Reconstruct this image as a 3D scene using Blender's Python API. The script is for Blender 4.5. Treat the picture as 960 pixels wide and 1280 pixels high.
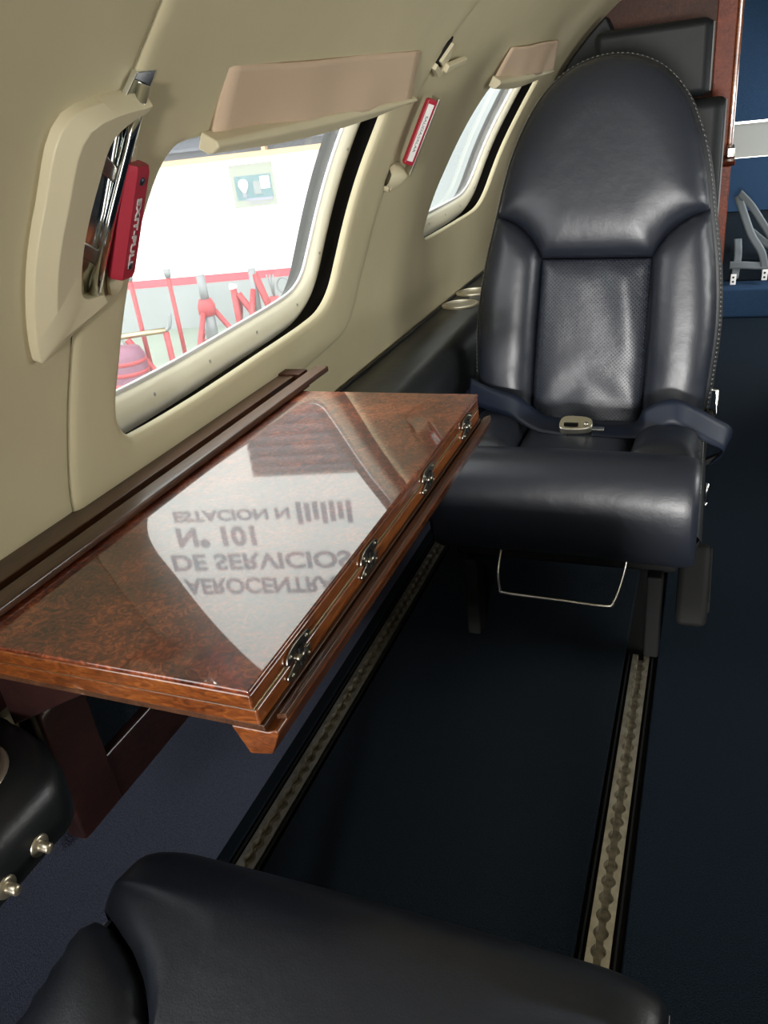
import bpy, bmesh, math, random
import numpy as np
from mathutils import Vector, Matrix
from mathutils.geometry import delaunay_2d_cdt
random.seed(4)
for o in list(bpy.data.objects): bpy.data.objects.remove(o)
S = bpy.context.scene
COL = S.collection
PI = math.pi

# ------------------------------------------------------------------ camera
cd = bpy.data.cameras.new('camera'); cam = bpy.data.objects.new('camera', cd); COL.objects.link(cam)
cd.sensor_fit = 'VERTICAL'; cd.sensor_height = 36; cd.lens = 980 / 1280 * 36; cd.clip_start = .02; cd.clip_end = 200
def _rot():
    dy = np.array([427., 549., -980.]); dy /= np.linalg.norm(dy)
    dx = np.array([2560., -188., 980.]); dx -= dx.dot(dy) * dy; dx /= np.linalg.norm(dx)
    return np.array([dx, dy, np.cross(dx, dy)])
_R = _rot()
M = Matrix(_R.tolist()).to_4x4(); M.translation = (0, 0, .93)
cam.matrix_world = M
S.camera = cam

# ------------------------------------------------------------------ world, lamps, exposure
w = bpy.data.worlds.new('sky'); S.world = w; w.use_nodes = True
bg = w.node_tree.nodes['Background']; bg.inputs[0].default_value = (.96, .98, 1, 1); bg.inputs[1].default_value = 3.2
S.view_settings.view_transform = 'Standard'; S.view_settings.look = 'None'
S.view_settings.exposure = .76; S.view_settings.gamma = 1; S.view_settings.use_curve_mapping = False
def area(name, loc, target, sx, sy, power, col=(1, .98, .95)):
    l = bpy.data.lights.new(name, 'AREA'); l.shape = 'RECTANGLE'; l.size = sx; l.size_y = sy; l.energy = power; l.color = col
    o = bpy.data.objects.new(name, l); COL.objects.link(o); o.location = loc
    o.rotation_euler = (Vector(target) - Vector(loc)).to_track_quat('-Z', 'Y').to_euler()
    return o
# daylight at the windows of the right-hand cabin wall and the cockpit glass ahead
for y, p in ((1.35, 3.2), (2.45, .25)):
    area('window_daylight', (.90, y, .80), (-.5, y - .1, .60), .58, .30, p)
area('windscreen_daylight', (.36, -3.9, .62), (-.2, 1.6, .58), .60, .36, 190)
area('window_daylight', (.93, 3.5, .85), (-.2, 3.4, .2), .5, .4, 14, (.95, .97, 1))

# ------------------------------------------------------------------ materials
def mat(name, col=(.5, .5, .5), rough=.5, metal=0, spec=.5, coat=0, coat_rough=.03):
    m = bpy.data.materials.new(name); m.use_nodes = True
    b = m.node_tree.nodes['Principled BSDF']
    b.inputs['Base Color'].default_value = (*col, 1); b.inputs['Roughness'].default_value = rough
    b.inputs['Metallic'].default_value = metal; b.inputs['Specular IOR Level'].default_value = spec
    b.inputs['Coat Weight'].default_value = coat; b.inputs['Coat Roughness'].default_value = coat_rough
    return m
def nd(m, t, **kw):
    n = m.node_tree.nodes.new(t)
    for k, v in kw.items(): setattr(n, k, v)
    return n
def lk(m, a, b): m.node_tree.links.new(a, b)
def bs(m): return m.node_tree.nodes['Principled BSDF']
def noise_bump(m, scale, strength, dist=.002, detail=4, coords='Object'):
    tc = nd(m, 'ShaderNodeTexCoord'); n = nd(m, 'ShaderNodeTexNoise'); n.inputs['Scale'].default_value = scale; n.inputs['Detail'].default_value = detail
    lk(m, tc.outputs[coords], n.inputs['Vector'])
    bp = nd(m, 'ShaderNodeBump'); bp.inputs['Strength'].default_value = strength; bp.inputs['Distance'].default_value = dist
    lk(m, n.outputs['Fac'], bp.inputs['Height']); lk(m, bp.outputs['Normal'], bs(m).inputs['Normal'])
    return tc, n, bp
def mottle(m, c1, c2, scale, detail=4, lo=.35, hi=.65):
    tc = nd(m, 'ShaderNodeTexCoord'); n = nd(m, 'ShaderNodeTexNoise'); n.inputs['Scale'].default_value = scale; n.inputs['Detail'].default_value = detail
    r = nd(m, 'ShaderNodeValToRGB'); r.color_ramp.elements[0].position = lo; r.color_ramp.elements[1].position = hi
    r.color_ramp.elements[0].color = (*c1, 1); r.color_ramp.elements[1].color = (*c2, 1)
    lk(m, tc.outputs['Object'], n.inputs['Vector']); lk(m, n.outputs['Fac'], r.inputs['Fac']); lk(m, r.outputs['Color'], bs(m).inputs['Base Color'])
CREAM = mat('cream_liner', (.50, .44, .285), .48, spec=.35)
mottle(CREAM, (.475, .42, .27), (.515, .455, .295), 6); noise_bump(CREAM, 900, .08, .0006)
CREAM2 = mat('cream_trim', (.56, .50, .34), .4, spec=.4); noise_bump(CREAM2, 60, .05, .002)
FRAME = mat('cream_window_frame', (.82, .77, .60), .35, spec=.5)
SHADE = mat('shade_cloth', (.50, .375, .265), .8, spec=.2); noise_bump(SHADE, 300, .15, .001)
BLACK = mat('black_rubber', (.008, .008, .008), .7, spec=.15)
GAP = mat('dark_cavity', (.02, .018, .015), .8)
CHROME = mat('chrome', (.8, .82, .8), .08, 1)
STEEL = mat('brushed_steel', (.55, .53, .46), .3, 1)
ALU = mat('track_aluminium', (.50, .46, .36), .38, .85)
mottle(ALU, (.42, .38, .29), (.58, .54, .43), 60)
ALUD = mat('track_channel', (.24, .215, .17), .5, .6); mottle(ALUD, (.14, .125, .1), (.32, .29, .23), 90)
PEWTER = mat('pewter_hinge', (.33, .31, .27), .28, 1)
BRASS = mat('dull_brass', (.42, .34, .2), .35, .9)
CUP = mat('champagne_metal', (.62, .56, .44), .3, .85)
RED = mat('red_enamel', (.33, .018, .035), .38, spec=.5)
WHITE = mat('white_placard', (.75, .74, .72), .4)
INK = mat('dark_ink', (.09, .09, .09), .6)
SILVER = mat('silver_ink', (.55, .5, .5), .5)
SCREW = mat('dark_screw', (.05, .055, .08), .35, .8)
STITCH = mat('grey_thread', (.22, .22, .22), .8)
WEB = mat('navy_webbing', (.005, .009, .021), .5, spec=.35)
WEBG = mat('grey_webbing', (.10, .115, .125), .7)
def leather(name, col, rough=.36, perf=False):
    m = mat(name, col, rough, spec=.55)
    tc = nd(m, 'ShaderNodeTexCoord')
    v = nd(m, 'ShaderNodeTexVoronoi'); v.inputs['Scale'].default_value = 420; v.feature = 'DISTANCE_TO_EDGE'
    n = nd(m, 'ShaderNodeTexNoise'); n.inputs['Scale'].default_value = 22; n.inputs['Detail'].default_value = 4
    lk(m, tc.outputs['Object'], v.inputs['Vector']); lk(m, tc.outputs['Object'], n.inputs['Vector'])
    b1 = nd(m, 'ShaderNodeBump'); b1.inputs['Strength'].default_value = .16; b1.inputs['Distance'].default_value = .0008
    b2 = nd(m, 'ShaderNodeBump'); b2.inputs['Strength'].default_value = .3; b2.inputs['Distance'].default_value = .004
    lk(m, v.outputs['Distance'], b1.inputs['Height']); lk(m, n.outputs['Fac'], b2.inputs['Height']); lk(m, b2.outputs['Normal'], b1.inputs['Normal'])
    out = b1
    if perf:
        uv = nd(m, 'ShaderNodeUVMap')
        sc = nd(m, 'ShaderNodeVectorMath', operation='SCALE'); sc.inputs['Scale'].default_value = 1 / .0052
        rot = nd(m, 'ShaderNodeVectorRotate'); rot.inputs['Angle'].default_value = PI / 4
        lk(m, uv.outputs['UV'], rot.inputs['Vector']); lk(m, rot.outputs['Vector'], sc.inputs[0])
        fr = nd(m, 'ShaderNodeVectorMath', operation='FRACTION'); lk(m, sc.outputs['Vector'], fr.inputs[0])
        sb = nd(m, 'ShaderNodeVectorMath', operation='SUBTRACT'); sb.inputs[1].default_value = (.5, .5, 0); lk(m, fr.outputs['Vector'], sb.inputs[0])
        ln = nd(m, 'ShaderNodeVectorMath', operation='LENGTH'); lk(m, sb.outputs['Vector'], ln.inputs[0])
        mr = nd(m, 'ShaderNodeMapRange'); mr.inputs['From Min'].default_value = .2; mr.inputs['From Max'].default_value = .3
        lk(m, ln.outputs['Value'], mr.inputs['Value'])
        mx = nd(m, 'ShaderNodeMix', data_type='RGBA'); mx.inputs[6].default_value = (.002, .002, .003, 1); mx.inputs[7].default_value = (*col, 1)
        lk(m, mr.outputs['Result'], mx.inputs[0]); lk(m, mx.outputs[2], bs(m).inputs['Base Color'])
        b3 = nd(m, 'ShaderNodeBump'); b3.inputs['Strength'].default_value = .7; b3.inputs['Distance'].default_value = .001
        lk(m, mr.outputs['Result'], b3.inputs['Height']); lk(m, b1.outputs['Normal'], b3.inputs['Normal']); out = b3
    lk(m, out.outputs['Normal'], bs(m).inputs['Normal'])
    return m
LEA = leather('navy_leather', (.0120, .0147, .0222), .39)
LEAD = leather('shaded_rear_leather', (.007, .008, .009), .55); bs(LEAD).inputs['Specular IOR Level'].default_value = .25  # darker copy of the navy leather; the rear seat's dimness put into colour
LEAP = leather('perforated_leather', (.018, .0222, .033), .39, True)
LEAG = leather('dark_side_leather', (.009, .010, .012), .5)
LEAR = leather('armrest_leather', (.013, .015, .017), .38)
def wood(name, dark, mid, light, scale=1., coat=1., stretch=(1, 1, 1), rough=.32):
    m = mat(name, mid, rough, spec=.4, coat=coat, coat_rough=.025); bs(m).inputs['Coat IOR'].default_value = 1.7
    tc = nd(m, 'ShaderNodeTexCoord'); mp = nd(m, 'ShaderNodeMapping'); mp.inputs['Scale'].default_value = stretch
    lk(m, tc.outputs['Object'], mp.inputs['Vector'])
    big = nd(m, 'ShaderNodeTexNoise'); big.inputs['Scale'].default_value = 9 * scale; big.inputs['Detail'].default_value = 5; big.inputs['Distortion'].default_value = 1.6
    fine = nd(m, 'ShaderNodeTexNoise'); fine.inputs['Scale'].default_value = 95 * scale; fine.inputs['Detail'].default_value = 5; fine.inputs['Distortion'].default_value = 2.2
    lk(m, mp.outputs['Vector'], big.inputs['Vector']); lk(m, mp.outputs['Vector'], fine.inputs['Vector'])
    mul = nd(m, 'ShaderNodeMath', operation='MULTIPLY_ADD'); mul.inputs[1].default_value = .55
    sc = nd(m, 'ShaderNodeMath', operation='MULTIPLY'); sc.inputs[1].default_value = .45
    lk(m, big.outputs['Fac'], sc.inputs[0]); lk(m, fine.outputs['Fac'], mul.inputs[0]); lk(m, sc.outputs[0], mul.inputs[2])
    r = nd(m, 'ShaderNodeValToRGB'); e = r.color_ramp.elements
    e[0].position = .36; e[0].color = (*dark, 1); e[1].position = .66; e[1].color = (*light, 1)
    x = e.new(.5); x.color = (*mid, 1)
    lk(m, mul.outputs[0], r.inputs['Fac']); lk(m, r.outputs['Color'], bs(m).inputs['Base Color'])
    return m
BURL = wood('burl_veneer', (.024, .006, .004), (.15, .031, .012), (.44, .115, .040))
EDGEW = wood('varnished_edge_wood', (.07, .018, .005), (.17, .045, .010), (.32, .10, .020), .6, 1, (1, .25, 3))
WALN = wood('brown_rail_wood', (.035, .014, .007), (.075, .03, .014), (.12, .05, .024), 1, .25, (3, .2, 3), .4)
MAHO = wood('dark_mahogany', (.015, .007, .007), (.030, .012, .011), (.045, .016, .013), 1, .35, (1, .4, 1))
BULK = wood('bulkhead_veneer', (.07, .014, .006), (.13, .028, .012), (.20, .048, .02), .8, 0, rough=.45); bs(BULK).inputs['Specular IOR Level'].default_value = .15
BULKD = wood('dark_bulkhead_veneer', (.022, .008, .005), (.045, .015, .008), (.07, .025, .012), .8, 0, rough=.5); bs(BULKD).inputs['Specular IOR Level'].default_value = .15
def carpet(name, c1, c2, bump=.6):
    m = mat(name, c1, .95, spec=.1); mottle(m, c1, c2, 420, 2, .3, .7); noise_bump(m, 520, bump, .004, 3)
    return m
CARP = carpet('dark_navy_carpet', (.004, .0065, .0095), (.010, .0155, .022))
CARPB = carpet('lit_navy_side_carpet', (.048, .054, .085), (.08, .088, .13))  # paler than the floor carpet; window light put into its colour
CARPA = carpet('blue_carpet', (.014, .032, .066), (.022, .048, .096))
CARPM = carpet('aft_lit_aisle_carpet', (.0035, .007, .011), (.009, .016, .026))  # bluer copy of the floor carpet; aft light put into its colour
def glass():
    m = mat('acrylic_pane', (1, 1, 1)); nt = m.node_tree; nt.nodes.remove(bs(m))
    tr = nd(m, 'ShaderNodeBsdfTransparent'); tr.inputs[0].default_value = (.93, .95, .93, 1)
    gl = nd(m, 'ShaderNodeBsdfGlossy'); gl.inputs['Roughness'].default_value = .02
    fr = nd(m, 'ShaderNodeFresnel'); fr.inputs['IOR'].default_value = 1.3
    mx = nd(m, 'ShaderNodeMixShader')
    lk(m, fr.outputs[0], mx.inputs[0]); lk(m, tr.outputs[0], mx.inputs[1]); lk(m, gl.outputs[0], mx.inputs[2])
    tl = nd(m, 'ShaderNodeBsdfTranslucent'); tl.inputs[0].default_value = (.9, .92, .9, 1); m2 = nd(m, 'ShaderNodeMixShader'); m2.inputs[0].default_value = .045
    lk(m, mx.outputs[0], m2.inputs[1]); lk(m, tl.outputs[0], m2.inputs[2])
    lk(m, m2.outputs[0], nt.nodes['Material Output'].inputs['Surface'])
    return m
GLASS = glass()
HWHITE = mat('hangar_white_paint', (.85, .84, .80), .8)
HGREY = mat('hangar_grey_dado', (.24, .255, .25), .7); mottle(HGREY, (.22, .235, .23), (.265, .28, .275), 1.2)
HRED = mat('hangar_red_stripe', (.52, .07, .09), .6)
HFLOOR = mat('hangar_floor', (.19, .225, .18), .6); mottle(HFLOOR, (.17, .20, .16), (.21, .25, .2), .8)
HTAN = mat('hangar_tan_trim', (.50, .33, .18), .7)
HLOUV = mat('hangar_louvre', (.085, .09, .105), .6)
HINK = mat('hangar_sign_paint', (.25, .25, .29), .7)
REDP = mat('jack_red_paint', (.32, .03, .035), .5)
GREYP = mat('jack_grey_steel', (.20, .21, .21), .5, .3)
TEAL = mat('poster_teal', (.12, .19, .20), .6)
POSTW = mat('poster_paper', (.27, .28, .23), .7)

# ------------------------------------------------------------------ mesh helpers
def link(name, me, m=None, parent=None, smooth=False):
    o = bpy.data.objects.new(name, me); COL.objects.link(o)
    if m and not me.materials: me.materials.append(m)
    if smooth: me.polygons.foreach_set('use_smooth', [True] * len(me.polygons))
    if parent: o.parent = parent
    return o
class MB:
    def __init__(s): s.v = []; s.f = []
    def add(s, vs, fs):
        k = len(s.v); s.v += [tuple(v) for v in vs]; s.f += [tuple(i + k for i in f) for f in fs]
    def box(s, a, b):
        x0, y0, z0 = a; x1, y1, z1 = b
        s.add([(x0, y0, z0), (x1, y0, z0), (x1, y1, z0), (x0, y1, z0), (x0, y0, z1), (x1, y0, z1), (x1, y1, z1), (x0, y1, z1)],
              [(0, 3, 2, 1), (4, 5, 6, 7), (0, 1, 5, 4), (1, 2, 6, 5), (2, 3, 7, 6), (3, 0, 4, 7)])
    def grid(s, pts, closed_u=False, closed_v=False):
        n = len(pts); m_ = len(pts[0]); fs = []
        for i in range(n if closed_u else n - 1):
            for j in range(m_ if closed_v else m_ - 1):
                a = i * m_ + j; b = i * m_ + (j + 1) % m_; c = ((i + 1) % n) * m_ + (j + 1) % m_; d = ((i + 1) % n) * m_ + j
                fs.append((a, b, c, d))
        s.add([p for r in pts for p in r], fs)
    def tube(s, path, r, n=8, caps=True, closed=False):
        P = [Vector(p) for p in path]; rings = []; N = len(P)
        up = None
        for i, p in enumerate(P):
            if closed: t = P[(i + 1) % N] - P[i - 1]
            else: t = P[min(i + 1, N - 1)] - P[max(i - 1, 0)]
            t.normalize()
            if up is None:
                up = Vector((0, 0, 1)) if abs(t.z) < .9 else Vector((1, 0, 0))
            a = t.cross(up).normalized(); up = a.cross(t).normalized()
            rr = r[i] if isinstance(r, (list, tuple)) else r
            rings.append([p + a * math.cos(2 * PI * k / n) * rr + up * math.sin(2 * PI * k / n) * rr for k in range(n)])
        k0 = len(s.v); s.grid(rings, closed_u=closed, closed_v=True)
        if caps and not closed:
            s.f.append(tuple(k0 + k for k in range(n))); s.f.append(tuple(k0 + (N - 1) * n + k for k in reversed(range(n))))
    def lathe(s, prof, c, axis=(0, 0, 1), n=24):
        q = Vector((0, 0, 1)).rotation_difference(Vector(axis)); c = Vector(c)
        s.grid([[c + q @ Vector((r * math.cos(2 * PI * k / n), r * math.sin(2 * PI * k / n), z)) for k in range(n)] for r, z in prof], closed_v=True)
    def prism(s, poly, f):          # poly: 2d points, f(u, v, k) -> 3d, k 0/1 the two faces
        n = len(poly)
        s.add([f(u, v, 0) for u, v in poly] + [f(u, v, 1) for u, v in poly],
              [tuple(reversed(range(n))), tuple(range(n, 2 * n))] + [(i, (i + 1) % n, n + (i + 1) % n, n + i) for i in range(n)])
    def build(s, name, m, parent=None, smooth=False, bevel=0, seg=2, sub=0):
        me = bpy.data.meshes.new(name); me.from_pydata(s.v, [], s.f)
        bm = bmesh.new(); bm.from_mesh(me); bmesh.ops.recalc_face_normals(bm, faces=bm.faces); bm.to_mesh(me); bm.free()
        o = link(name, me, m, parent, smooth)
        if bevel:
            b = o.modifiers.new('bevel', 'BEVEL'); b.width = bevel; b.segments = seg; b.limit_method = 'ANGLE'; b.angle_limit = .6
            me.polygons.foreach_set('use_smooth', [True] * len(me.polygons))
            o.modifiers.new('wn', 'WEIGHTED_NORMAL')
        if sub:
            o.modifiers.new('sub', 'SUBSURF').levels = sub; o.modifiers['sub'].render_levels = sub
        return o
def empty(name, loc=(0, 0, 0), rz=0):
    o = bpy.data.objects.new(name, None); COL.objects.link(o); o.location = loc; o.rotation_euler = (0, 0, rz); o.empty_display_size = .05
    return o
def tag(o, label, cat, group=None):
    o['label'] = label; o['category'] = cat
    if group: o['group'] = group
    return o
def struct(o, label=None):
    o['kind'] = 'structure'
    if label: o['label'] = label
    return o
def catmull(pts, n=8, closed=True):
    P = [np.array(p, float) for p in pts]; N = len(P); out = []
    for i in range(N if closed else N - 1):
        if closed: a, b, c, d = P[i - 1], P[i], P[(i + 1) % N], P[(i + 2) % N]
        else: a, b, c, d = P[max(i - 1, 0)], P[i], P[i + 1], P[min(i + 2, N - 1)]
        for k in range(n):
            t = k / n
            out.append(tuple(.5 * (2 * b + (c - a) * t + (2 * a - 5 * b + 4 * c - d) * t * t + (3 * b - a - 3 * c + d) * t ** 3)))
    if not closed: out.append(tuple(P[-1]))
    return out
def resample(pts, step, closed=True):
    P = [np.array(p, float) for p in pts]
    if closed: P.append(P[0])
    out = []
    for a, b in zip(P[:-1], P[1:]):
        L = np.linalg.norm(b - a)
        if L < 1e-7: continue
        n = max(1, int(round(L / step)))
        for k in range(n): out.append(tuple(a + (b - a) * k / n))
    if not closed: out.append(tuple(P[-1]))
    return out
def poly_area(p): return .5 * sum(p[i - 1][0] * p[i][1] - p[i][0] * p[i - 1][1] for i in range(len(p)))
def normals2(p):                     # outward normals of a closed ccw polyline
    n = len(p); out = []
    for i in range(n):
        t = np.array(p[(i + 1) % n]) - np.array(p[i - 1]); t /= max(np.linalg.norm(t), 1e-9); out.append(np.array([t[1], -t[0]]))
    return out
def offset(p, d): return [tuple(np.array(q) + n * d) for q, n in zip(p, normals2(p))]
def seg_dist(P, loops):
    P = np.asarray(P, float); D = np.full(len(P), 1e9)
    for L in loops:
        A = np.array(L, float); B = np.roll(A, -1, 0)
        for a, b in zip(A, B):
            ab = b - a; t = np.clip(((P - a) @ ab) / max(ab @ ab, 1e-12), 0, 1)
            D = np.minimum(D, np.hypot(*(P - a - t[:, None] * ab).T))
    return D
def inside(P, loop):
    P = np.asarray(P, float); c = np.zeros(len(P), bool); L = np.array(loop, float)
    for a, b in zip(L, np.roll(L, -1, 0)):
        if a[1] == b[1]: continue
        k = (a[1] > P[:, 1]) != (b[1] > P[:, 1])
        c ^= k & (P[:, 0] < (b[0] - a[0]) * (P[:, 1] - a[1]) / (b[1] - a[1]) + a[0])
    return c
def fill(outline, holes=(), step=.02, near=.4):
    """triangulated polygon with holes -> (2d points, triangles, boundary distance)"""
    loops = [outline] + list(holes); v = []; e = []
    for L in loops:
        k = len(v); v += [tuple(p) for p in L]; e += [(k + i, k + (i + 1) % len(L)) for i in range(len(L))]
    A = np.array(outline); lo = A.min(0); hi = A.max(0)
    nx = max(2, int((hi[0] - lo[0]) / step)); ny = max(2, int((hi[1] - lo[1]) / step))
    g = np.array([(lo[0] + (hi[0] - lo[0]) * (i + (.25 if j % 2 else -.25) + .5) / nx, lo[1] + (hi[1] - lo[1]) * (j + .5) / ny) for i in range(nx) for j in range(ny)])
    ok = inside(g, outline)
    for h in holes: ok &= ~inside(g, h)
    ok &= seg_dist(g, loops) > near * step
    v += [tuple(p) for p in g[ok]]
    r = delaunay_2d_cdt([Vector(p) for p in v], e, [], 0, 1e-6)
    P = np.array([tuple(p) for p in r[0]]); T = [tuple(t) for t in r[2]]
    C = np.array([P[list(t)].mean(0) for t in T]); ok = inside(C, outline)
    for h in holes: ok &= ~inside(C, h)
    return P, [t for t, k in zip(T, ok) if k], seg_dist(P, loops)
def insets(outline, ds):
    return [offset(outline, -d) for d in ds]
def mesh_from(name, verts, faces, m, parent=None, smooth=True, uv=None):
    me = bpy.data.meshes.new(name); me.from_pydata([tuple(v) for v in verts], [], faces)
    if uv is not None:
        l = me.uv_layers.new(name='UVMap')
        for lp in me.loops: l.data[lp.index].uv = uv[lp.vertex_index]
    return link(name, me, m, parent, smooth)
def pillow(name, outline, puff, r, emb, m, parent, step=.014, base=None, skirt=.012, power=.5):
    """an upholstered panel: outline in panel coordinates, puffed away from its seams"""
    if poly_area(outline) < 0: outline = list(reversed(outline))
    ol = resample(outline, step * .7)
    P, T, D = fill(ol, (), step, .3)
    h = puff * (1 - (1 - np.minimum(D / r, 1)) ** 2) ** power
    if base is not None: h = h + np.array([base(a, b, d) for (a, b), d in zip(P, D)])
    V = [emb(a, b, q) for (a, b), q in zip(P, h)]; F = list(T); uv = [tuple(p) for p in P]
    k = len(V); n = len(ol)
    idx = [int(np.argmin(((P - np.array(q)) ** 2).sum(1))) for q in ol]
    for q in ol: V.append(emb(q[0], q[1], (base(q[0], q[1], 0) if base else 0) - skirt)); uv.append(q)
    for i in range(n): F.append((idx[i], k + i, k + (i + 1) % n, idx[(i + 1) % n]))
    return mesh_from(name, V, F, m, parent, True, uv)
def text_mesh(name, body, size, m, mw, parent=None, ext=.0006, width=None, bold=0):
    c = bpy.data.curves.new(name, 'FONT'); c.body = body; c.size = size; c.extrude = ext; c.offset = bold; c.align_x = 'LEFT'; c.align_y = 'BOTTOM_BASELINE'
    t = bpy.data.objects.new(name, c); COL.objects.link(t)
    bpy.context.view_layer.update()
    me = bpy.data.meshes.new_from_object(t.evaluated_get(bpy.context.evaluated_depsgraph_get()))
    bpy.data.objects.remove(t)
    if width:
        xs = [v.co.x for v in me.vertices]; k = width / (max(xs) - min(xs)); x0 = min(xs)
        for v in me.vertices: v.co.x = (v.co.x - x0) * k
    me.transform(mw); me.materials.clear()
    return link(name, me, m, parent)
def frame(o, x, y, z):
    m_ = Matrix((x, y, z)).transposed().to_4x4(); m_.translation = o
    return m_

# ------------------------------------------------------------------ cabin shell: section of the liner, s runs up the wall from z = .55
CX, CZ, RR = .12, .55, .74
def W(y, s, d=0.):
    if s < 0: return (CX - RR + d, y, CZ + s)
    t = s / RR; r = RR - d
    return (CX - r * math.cos(t), y, CZ + r * math.sin(t))
def WR(y, s, d=0.):
    x, y, z = W(y, s, d); return (2 * CX - x, y, z)
O1 = catmull([(.700, .27), (.679, .175), (.666, .13), (.664, .103), (.676, .083), (.70, .077), (.832, .076), (1.009, .081), (1.15, .086), (1.215, .095), (1.258, .12), (1.283, .16), (1.303, .213), (1.325, .29),
              (1.342, .36), (1.345, .40), (1.335, .42), (1.30, .428), (1.1, .42), (.85, .402), (.765, .397), (.738, .385), (.722, .355)], 5)
O2 = catmull([(1.868, .27), (1.82, .214), (1.778, .155), (1.768, .132), (1.782, .118), (1.81, .113), (2.0, .114), (2.19, .118), (2.265, .126), (2.325, .148), (2.37, .185), (2.43, .26), (2.495, .346), (2.525, .42),
              (2.52, .475), (2.48, .495), (2.2, .48), (2.05, .46), (1.995, .43), (1.94, .37)], 5)
def wall_sheet(name, outline, holes, m, parent, wf=W, d0=0., roll=.006, lip=.02, step=.03, hole_roll=.006):
    if poly_area(outline) < 0: outline = list(reversed(outline))
    ol = resample(outline, .02); hs = [resample(h if poly_area(h) > 0 else list(reversed(h)), .012) for h in holes]
    v = []; e = []; loops = [ol] + hs
    extra = []
    for L, sg in [(ol, -1)] + [(h, 1) for h in hs]:
        for q in (.002, .005, .010): extra += offset(L, sg * q)
    A = np.array(ol); lo = A.min(0); hi = A.max(0); nx = int((hi[0] - lo[0]) / step) + 1; ny = int((hi[1] - lo[1]) / step) + 1
    g = np.array([(lo[0] + (hi[0] - lo[0]) * (i + .5) / nx, lo[1] + (hi[1] - lo[1]) * (j + .5) / ny) for i in range(nx) for j in range(ny)] + extra)
    ok = inside(g, ol)
    for h in hs: ok &= ~inside(g, h)
    dd = seg_dist(g, loops); ok &= dd > .0015; ok[:nx * ny] &= dd[:nx * ny] > .012
    for L in loops:
        k = len(v); v += [tuple(p) for p in L]; e += [(k + i, k + (i + 1) % len(L)) for i in range(len(L))]
    nb = len(v); v += [tuple(p) for p in g[ok]]
    r = delaunay_2d_cdt([Vector(p) for p in v], e, [], 0, 1e-6)
    P = np.array([tuple(p) for p in r[0]]); T = [tuple(t) for t in r[2]]
    C = np.array([P[list(t)].mean(0) for t in T]); ok = inside(C, ol)
    for h in hs: ok &= ~inside(C, h)
    T = [t for t, k in zip(T, ok) if k]
    D = seg_dist(P, loops)
    V = [wf(p[0], p[1], d0 - roll * (1 - min(q / .010, 1)) ** 2) for p, q in zip(P, D)]
    for L in loops:
        idx = [int(np.argmin(((P - np.array(q)) ** 2).sum(1))) for q in L]; k = len(V); n = len(L)
        V += [wf(q[0], q[1], d0 - lip) for q in L]
        T += [(idx[i], idx[(i + 1) % n], k + (i + 1) % n, k + i) for i in range(n)]
    return mesh_from(name, V, T, m, parent, True)
seam1 = [(.655, .80), (.657, .62), (.657, .527), (.648, .46), (.625, .32), (.606, .212), (.583, .107), (.571, .05), (.573, .01), (.60, -.03)]
seam2 = [(1.05, -.005), (1.10, .012), (1.25, .023), (1.30, .031), (1.335, .050), (1.375, .10), (1.42, .176), (1.452, .262), (1.462, .34), (1.467, .405), (1.485, .5), (1.508, .594), (1.545, .80)]
seam1 = catmull(seam1, 3, False); seam2 = catmull(seam2, 3, False)
wl = struct(empty('wall_left'), 'curved cream cabin wall liner on the left side')
backing = MB()
wall_sheet('wall_panel', [(-1.9, .80)] + [(y + .004, s) for y, s in seam1] + [(.60, -.17), (-1.9, -.17)], [[(y - 1.1, s) for y, s in O1]], CREAM, wl, roll=.001, lip=.010)
wall_sheet('wall_panel', [(y + .0004, s) for y, s in seam1] + [(.75, -.03)] + [(y - .0008, s + .0005) for y, s in seam2], [O1], CREAM, wl, d0=.006, roll=.005, lip=.014)
wall_sheet('wall_panel', [(.62, -.035), (.62, -.17), (2.90, -.17), (2.90, .80)] + [(y - .004, s + .002) for y, s in reversed(seam2)] + [(.75, -.036)], [O2], CREAM, wl, roll=.001, lip=.012)
# dark backing sheet behind the liner, cut clear of the glass
def gridsheet(name, y0, y1, s0, s1, m, parent, wf=W, d=0., ny=12, ns=20):
    b = MB(); b.grid([[wf(y0 + (y1 - y0) * i / ny, s0 + (s1 - s0) * j / ns, d) for j in range(ns + 1)] for i in range(ny + 1)])
    return b.build(name, m, parent, True)
def hull(name, holes, wf, parent):
    ol = [(-1.9, -.6), (4.1, -.6), (4.1, 1.1625), (-1.9, 1.1625)]
    return wall_sheet(name, ol, holes, GAP, parent, wf, d0=-.064, roll=0, lip=.02, step=.06)
ring = lambda O: [tuple(p) for p in offset(O if poly_area(O) > 0 else list(reversed(O)), -.004)]
hull('outer_skin', [ring([(y - 1.1, s) for y, s in O1]), ring(O1), ring(O2)], W, wl)
ce = struct(empty('ceiling'), 'cream headliner over the cabin')
gridsheet('ceiling_panel', -1.9, 2.90, .80, RR * PI - .80, CREAM, ce)
gridsheet('ceiling_panel', 2.90, 4.05, -.1, RR * PI - .80, CREAM, ce, ns=40)
wr = struct(empty('wall_right'), 'cream cabin wall liner on the right, outside the view')
RWO = [[(.64 + y0, .13), (.70 + y0, .08), (1.2 + y0, .08), (1.27 + y0, .13), (1.33 + y0, .36), (1.29 + y0, .42), (.76 + y0, .40), (.70 + y0, .34)] for y0 in (.35, 1.45, 2.5)]
wall_sheet('wall_panel', [(-1.9, -.17), (4.05, -.17), (4.05, .80), (-1.9, .80)], RWO, CREAM, wr, WR, roll=.003, lip=.04, step=.06)
lo = MB(); lo.grid([[(.86, y, z) for z in (-.02, .4)] for y in (-1.9, 4.05)]); lo.build('carpet_panel', CARPB, wr)
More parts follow.
